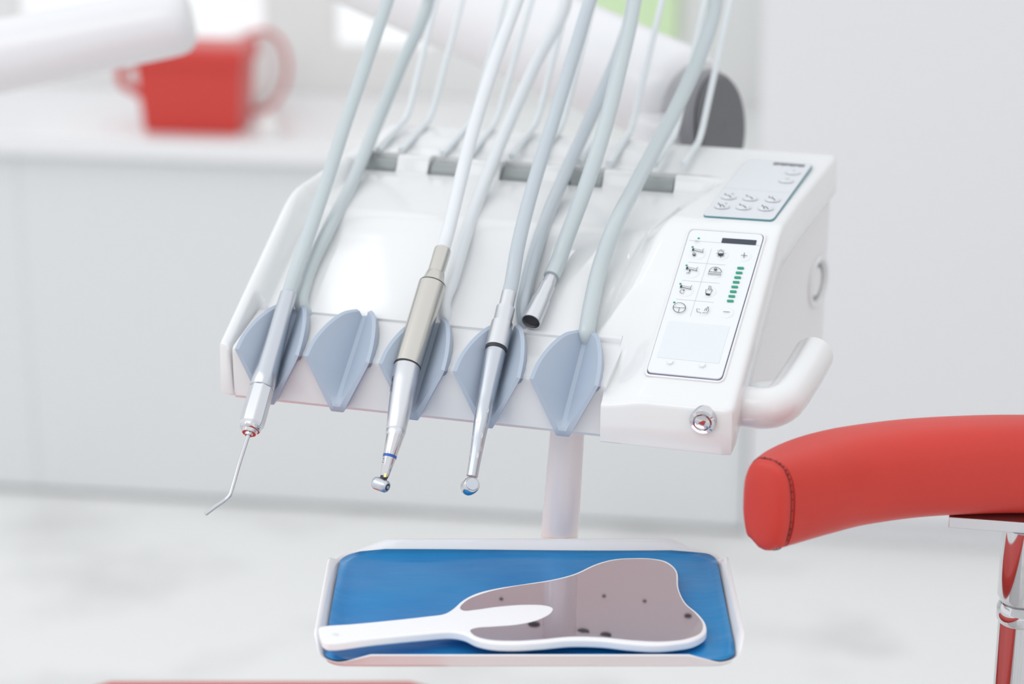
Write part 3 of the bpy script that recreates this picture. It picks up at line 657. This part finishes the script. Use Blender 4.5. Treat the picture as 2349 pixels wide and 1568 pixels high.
# --- loose coupling lying in the trough
E0 = surf(1269, 626, .012); E1 = surf(1218, 738, .013); d = (E1-E0).normalized(); LN = (E1-E0).length
cou = empty('hose_coupling', at(E1), 'open silver hose coupling lying loose on the white slope, second hose from the right', 'dental instrument')
c = MB(); c.lathe(E0, E1, [(-.001, .0042), (0, .0046), (LN*.26, .0048), (LN*.27, .0058), (LN*.55, .0061), (LN*.56, .0068), (LN*.98, .0073), (LN*1.0, .0072), (LN*1.0, .0065), (LN*.90, .0062), (LN*.80, .0030)], 48); cb = c.build('sleeve', 'alu_l', cou)
c = MB(); c.lathe(E0, E1, [(LN*.5, .0060), (LN*.955, .0062), (LN*.955, .0018)], 40); c.build('socket', 'dark', cb)
hose(cou, [E0+d*.004, E0-d*.01, hv(1300, 545, .117), hv(1345, 425, .150), hv(1385, 300, .195), hv(1418, 170, .245), hv(1444, 60, .290), hv(1462, -30, .325), hv(1500, -130, .36), hv(1570, -170, .385), hv(1630, -110, .395), hv(1641, 0, .385), hv(1608, 120, .350), hv(1555, 240, .310), hv(1500, 345, .255), hv(1450, 440, .190), hv(1405, 530, .125), surf(1374, 620, .014), surf(1358, 690, .011), surf(1349, 740, .008), surf(1346, 768, .004), L2W((-.1185, .058, .032))], 'hose', .0060)

# ================================================================== support arm behind the unit
SA0 = atZ(1610, 235, 2.10); 
P_a = atZ(1585, 236, 2.06); P_b = atZ(700, -150, 2.42)
sup = empty('support_arm', at(P_a-Vector((0, 0, .2))), 'thick white support arm with a dark grey end cap behind the hoses', 'arm')
c = MB(); ln = (P_b-P_a).length; c.lathe(P_a, P_b+(P_b-P_a)*.6, [(0.0, .040), (.006, .046), (.02, .0475), (ln*1.6, .056)], 56); c.build('tube', 'arm', sup)
cx = (RT*.82+FW*-.50-UP*.02).normalized(); K = atZ(1655, 288, 2.00)
def disc(K, axv, r, t0, t1, m, name, parent, tall=1.0, bev=.004):
    e2 = (UP*1.0+RT*.22); e2 = (e2-axv*e2.dot(axv)).normalized(); e1 = axv.cross(e2); n = 56; v = []; f = []
    for (t_, rr_) in ((t0, .001), (t0, r-bev), (t0+bev, r), (t1-bev, r), (t1, r-bev), (t1, .001)):
        for k in range(n): a = 2*pi*k/n; v.append(K+axv*t_+e1*cos(a)*rr_+e2*sin(a)*rr_*tall)
    for i in range(5):
        for k in range(n): f.append((i*n+k, i*n+(k+1) % n, (i+1)*n+(k+1) % n, (i+1)*n+k))
    return mesh(name, v, f, m, parent)
disc(K, cx, .0500, -.020, -.004, 'caprim', 'cap_rim', sup, 1.0)
cp = disc(K, cx, .0460, -.006, .003, 'capgrey', 'end_cap', sup, 1.0); cp['label'] = 'dark grey end cap'
cl = MB(); pk = K-cx*.05; cl.lathe(Vector((pk.x, pk.y, pk.z+.01)), Vector((pk.x, pk.y, pk.z-.2)), [(0, .03), (.005, .034), (.20, .034), (.205, .03)], 40); cl.build('pivot_column', 'arm', sup)
# lamp arm at the upper left, nearer
LA, LB = atZ(402, 48, 2.35), atZ(-420, 212, 2.35)
c = MB(); ln = (LB-LA).length
c.lathe(LA+(LA-LB).normalized()*.018, LB, [(0, .020), (.003, .028), (.009, .0335), (.018, .0355), (.03, .036), (ln+.02, .040)], 48)
tag(c.build('lamp_arm', 'arm'), 'blurred white round lamp arm reaching in at the upper left', 'arm')

# ================================================================== tray, liner, mirror
def tp(x, y, dz=0): return hit(x, y, Vector((0, 0, TZ+dz)), W)
tcx, tcy = .0112*TK, 1.3715*TK; TW, TD = .1290*TK, .0830*TK     # half sizes of the flat floor
tray = empty('instrument_tray', at((tcx, tcy, TZ-.002)), 'white rectangular tray with flared rim under the delivery unit', 'tray')
def rr_pts(hw, hdp, r, n=10, m=14):
    out = []
    for (sx, sy, a0) in ((1, 1, 0), (-1, 1, 90), (-1, -1, 180), (1, -1, 270)):
        cx_, cy_ = sx*(hw-r), sy*(hdp-r)
        for k in range(n+1):
            a = radians(a0+90*k/n); out.append((cx_+r*cos(a), cy_+r*sin(a)))
        nx = {(1, 1): (-1, 1), (-1, 1): (-1, -1), (-1, -1): (1, -1), (1, -1): (1, 1)}[(sx, sy)]
        e = (nx[0]*(hw-r)+r*cos(radians(a0+90)), nx[1]*(hdp-r)+r*sin(radians(a0+90))); s0 = out[-1]
        for k in range(1, m): out.append((s0[0]+(e[0]-s0[0])*k/m, s0[1]+(e[1]-s0[1])*k/m))
    return out
NP = len(rr_pts(1, 1, .1))
def rimh(p):                                       # rim is high along the sides and dips at the corners
    ax_, ay_ = abs(p[0])/TW, abs(p[1])/TD
    dx = (TW-abs(p[0])); dy = (TD-abs(p[1])); dd = max(dx, 0)+max(dy, 0)
    return .0022+.0075*ss(.010, .026, dd)
def trayloops(flo):
    v = []; f = []
    for i, (grow_, zf) in enumerate(flo):
        base = rr_pts(TW, TD, .014)
        for p in base:
            h = rimh(p); g = grow_*(.45+.55*h/.0097) if grow_ > 0 else grow_
            L_ = Vector((p[0], p[1])); cdir = Vector((max(-1, min(1, (abs(p[0])-(TW-.014))/.014)) if abs(p[0]) > TW-.014 else 0, (abs(p[1])-(TD-.014))/.014 if abs(p[1]) > TD-.014 else 0))
            if cdir.length < 1e-6: cdir = Vector((1, 0)) if TW-abs(p[0]) < TD-abs(p[1]) else Vector((0, 1))
            cdir.normalize(); cdir = Vector((cdir.x*(1 if p[0] > 0 else -1), cdir.y*(1 if p[1] > 0 else -1)))
            q = L_+cdir*g; v.append((tcx+q.x, tcy+q.y, TZ+(zf*h if zf > 0 else zf)))
    for i in range(len(flo)-1):
        for k in range(NP): f.append((i*NP+k, i*NP+(k+1) % NP, (i+1)*NP+(k+1) % NP, (i+1)*NP+k))
    return v, f
fl = [(-.004, -.0012), (.0, -.0010), (.0012, .12), (.0050, .80), (.0066, .97), (.0078, 1.0), (.0084, .96), (.0070, .80), (.0030, .05), (.0008, -.0022), (-.004, -.0026)]
v, f = trayloops(fl); f.append(tuple(range(NP))); f.append(tuple((len(fl)-1)*NP+k for k in range(NP))[::-1])
mesh('tray_body', v, f, 'tray', tray, sharp=60)
# blue film liner, slightly wavy
base = rr_pts(TW-.0008, TD-.0008, .0135); nr = 26; v = []; f = []
for i in range(nr+1):
    s_ = 1-i/(nr+.001)
    for k, p in enumerate(base):
        x_, y_ = p[0]*s_, p[1]*s_
        z_ = .0006+.0005*sin(x_*55+y_*30)*(s_)+.0004*sin(x_*23-y_*71)
        if i == 0: z_ = .0012+rimh(p)*.30+.0006*sin(k*.35); x_ *= 1.010; y_ *= 1.014
        if i == 1: z_ += .0006
        v.append((tcx+x_, tcy+y_, TZ+z_))
for i in range(nr):
    for k in range(NP): f.append((i*NP+k, i*NP+(k+1) % NP, (i+1)*NP+(k+1) % NP, (i+1)*NP+k))
f.append(tuple(nr*NP+k for k in range(NP)))
lin = mesh('tray_liner', v, f, 'film', None, sharp=80); tag(lin, 'shiny blue film liner covering the floor of the white tray', 'liner')
sm = lin.modifiers.new('thick', 'SOLIDIFY'); sm.thickness = .0002; sm.offset = 1
# tooth-shaped hand mirror
def zt_(p, dz): return hit(700+p[0]/2.303, 1220+p[1]/2.303, MPP, MPN)
frame_o = [(72, 502), (95, 494), (250, 482), (450, 463), (640, 442), (735, 428), (780, 402), (830, 358), (900, 322), (1000, 296), (1150, 272), (1300, 248), (1420, 217), (1530, 167), (1620, 142), (1720, 134), (1840, 137), (1920, 157), (1966, 203), (1974, 290), (2010, 368), (2078, 428), (2116, 480), (2118, 525), (2060, 566), (1960, 586), (1850, 594), (1720, 587), (1560, 570), (1400, 567), (1250, 580), (1100, 588), (980, 582), (900, 564), (840, 536), (770, 524), (600, 536), (350, 560), (130, 584), (97, 574), (80, 545)]
mir_o = [(818, 402), (850, 365), (950, 322), (1100, 289), (1300, 259), (1430, 226), (1540, 176), (1630, 151), (1730, 143), (1840, 147), (1910, 167), (1955, 210), (1963, 290), (2000, 375), (2065, 435), (2100, 487), (2092, 528), (2030, 560), (1900, 578), (1740, 573), (1560, 556), (1400, 553), (1250, 567), (1100, 575), (960, 567), (892, 545), (872, 520), (900, 508), (1000, 500), (1120, 490), (1230, 465), (1298, 428), (1308, 405), (1275, 390), (1150, 385), (1000, 397), (900, 411), (835, 415)]
hm = empty('hand_mirror', at(tp(1250, 1420)), 'tooth-shaped hand mirror with a white handle lying on the blue liner', 'mirror')
def mex(x): return 0
def slab(name, outl, z0, z1, m, parent, bevel=0, n=5):
    o2 = [Vector((p[0], p[1], 0)) for p in outl]; s_ = spline(o2, n, True); up_ = [zt_((p.x, p.y), MZ+mex(p.x)) for p in s_]; nn = len(up_)
    a = [Vector((p.x, p.y, p.z+z1-MZ)) for p in up_]; b_ = [Vector((p.x, p.y, p.z+z0-MZ)) for p in up_]
    return mesh(name, b_+a, [tuple(range(nn))[::-1], tuple(range(nn, 2*nn))]+[(i, (i+1) % nn, nn+(i+1) % nn, nn+i) for i in range(nn)], m, parent, bevel=bevel, sharp=40)
slab('frame', frame_o, .0030, MZ, 'mframe', hm, bevel=.0014)
slab('mirror_plate', mir_o, MZ-.002, MZ+.0003, 'mirror', hm)
hh_ = zt_((160, 541), MZ+mex(160)); c = MB(); c.lathe(hh_+Vector((0, 0, -.001)), hh_+Vector((0, 0, .01)), [(0, .0022), (.0012, .0022), (.0013, .0012)], 20); c.build('hanging_dimple', 'keygrey', hm)

# ================================================================== dentist's stool, front right
z0 = atZ(2200, 1066, 1.56).z
cpx = [(1757, 1158), (1800, 1137), (1860, 1115), (1930, 1096), (2000, 1084), (2090, 1073), (2200, 1066), (2320, 1063), (2460, 1066)]
cen = [hit(x, y, Vector((0, 0, z0)), W) for x, y in cpx]
cen += [cen[-1]+Vector((.05, -.010, 0)), cen[-1]+Vector((.10, -.035, 0)), cen[-1]+Vector((.14, -.08, 0)), cen[-1]+Vector((.155, -.14, 0))]
path = spline(cen, 10)
stool = empty('dentist_stool', at((path[85].x, path[85].y, 0)), 'red leather stool with curved arm rest on a chrome post at the right', 'stool')
def section(hw, hh, n=44, e=2.7):
    out = []
    for k in range(n):
        a = 2*pi*k/n; c_, s_ = cos(a), sin(a); out.append((hw*abs(c_)**(2/e)*(1 if c_ >= 0 else -1), hh*abs(s_)**(2/e)*(1 if s_ >= 0 else -1)))
    return out
n = 44; v = []; f = []; L = []
def srow(P, d, s_, hw, hh, back=0, warp=0):
    side = Vector((d.y, -d.x, 0)).normalized()
    for k, (a, b_) in enumerate(section(hw, hh)):
        wz = warp*sin(k*1.1)*.0012 if b_ < 0 else warp*.0003*sin(k*2.)
        v.append(P+side*(a*s_)+Vector((0, 0, b_*s_+wz))+d*(back*(1 if b_ < 0 else 0)*0))
d0 = (path[1]-path[0]).normalized()
HWc, HHc = .027, .0315; HW0 = .0185
ends = [(-.0050, .02), (-.0048, .35), (-.0042, .62), (-.0026, .85), (-.0006, .965), (.0014, 1.0), (.0022, .985), (.0034, 1.008)]
for (o_, s_) in ends: srow(path[0]+d0*o_, d0, s_, HW0, HHc, warp=1 if s_ > .9 else 0)
for i in range(1, len(path)):
    d = (path[min(i+1, len(path)-1)]-path[i-1]).normalized(); t_ = min(1, i/25)
    srow(path[i]+d0*(.004 if i == 1 else 0), d, 1, HW0+(HWc+.003-HW0)*sin(min(1, i/26)*pi/2), HHc+.0008*t_, warp=max(0, 1-i/8))
rows = len(v)//n
for i in range(rows-1):
    for k in range(n): f.append((i*n+k, i*n+(k+1) % n, (i+1)*n+(k+1) % n, (i+1)*n+k))
f.append(tuple(range(n))); f.append(tuple((rows-1)*n+k for k in range(n))[::-1])
cush = mesh('arm_rest', v, f, 'red', stool, sharp=70)
# stitched seam
seamP = [path[0]+d0*.0022+Vector((d0.y, -d0.x, 0))*a*1.0+Vector((0, 0, b_)) for a, b_ in section(HW0, HHc, 120)]
c = MB(); c.tube(seamP, .00035, 6, True)
for i in range(0, 120, 3): c.add(*(lambda q: (q.v, q.f))(MB().tube([seamP[i]+d0*.0004, seamP[i]+d0*.0016], .00045, 6)))
c.build('seam', 'stitch', cush)
# bracket and post
pax = atZ(2354, 1240, 1.565); zb = z0-HHc-.0005
c = MB(); br0 = hit(2176, 1196, Vector((0, 0, zb-.004)), W)
d_ = Vector((pax.x+.02-br0.x, pax.y-.018-br0.y, 0)); dn = d_.normalized(); sd = Vector((-dn.y, dn.x, 0))
zt0, zt1 = zb-.0085, zb-.0005
corners = [br0, br0+sd*.03, br0+d_+sd*.03, br0+d_]
c.add([Vector((p.x, p.y, z)) for z in (zt0, zt1) for p in corners], [(0, 1, 2, 3), (7, 6, 5, 4), (0, 4, 5, 1), (1, 5, 6, 2), (2, 6, 7, 3), (3, 7, 4, 0)]); c.build('bracket', 'alu_l', stool, bevel=.0006)
def Z(y): return hit(2354, y, Vector((0, pax.y, 0)), Vector((0, 1, 0))).z
z1_, z2_, z3_ = Z(1368), Z(1392), Z(1420)
top_ = Vector((pax.x, pax.y, zt0)); zz = lambda z: zt0-z
c = MB(); c.lathe(top_, top_-Vector((0, 0, 1)), [(0, .0165), (zz(z1_)-.002, .0170), (zz(z1_)+.002, .0150), (zz(z1_)+.003, .012)], 56); c.build('post_sleeve', 'chrome', stool)
c = MB(); c.lathe(top_, top_-Vector((0, 0, 1)), [(zz(z1_)+.002, .0125), (zz(z1_)+.0035, .0150), (zz(z2_), .0165), (zz(z3_)-.002, .0165), (zz(z3_)+.002, .0145), (zz(z3_)+.004, .012)], 56); c.build('post_ring', 'chrome', stool)
zb_ = .12
c = MB(); c.lathe(top_, top_-Vector((0, 0, 1)), [(zz(z3_)+.001, .0150), (zz(.45), .0156), (zz(.44), .026), (zz(.10), .028), (zz(.07), .03)], 56); c.build('post', 'chrome', stool)
for k in range(5):
    a = 2*pi*k/5+.3; e1 = Vector((cos(a), sin(a), 0)); c = MB()
    c.tube([Vector((pax.x, pax.y, .10))+e1*.02, Vector((pax.x, pax.y, .085))+e1*.15, Vector((pax.x, pax.y, .07))+e1*.28], [.018, .015, .011], 16); lg = c.build('leg', 'chrome', stool)
    cc = MB(); q = Vector((pax.x, pax.y, .029))+e1*.275; s2 = Vector((-sin(a), cos(a), 0)); cc.lathe(q-s2*.012, q+s2*.012, [(0, .026), (.002, .029), (.022, .029), (.024, .026)], 24); cc.build('castor', 'capgrey', lg)

# ================================================================== red patient chair under the frame
pcx, pcy, pcz_ = -.10, 1.30, .60
pch = empty('patient_chair', at((pcx, pcy, 0)), 'blurred red patient chair at the bottom edge of the photo', 'chair')
def cushion(name, c, d, m, par, r=.05):
    mb = MB(); mb.box(c, d); return mb.build(name, m, par, bevel=r)
cushion('seat', (-.235, 1.086, .735), (.36, 1.70, .09), 'red', pch, .04)
cushion('base', (-.275, .95, .345), (.34, .8, .69), 'white_in', pch, .03)
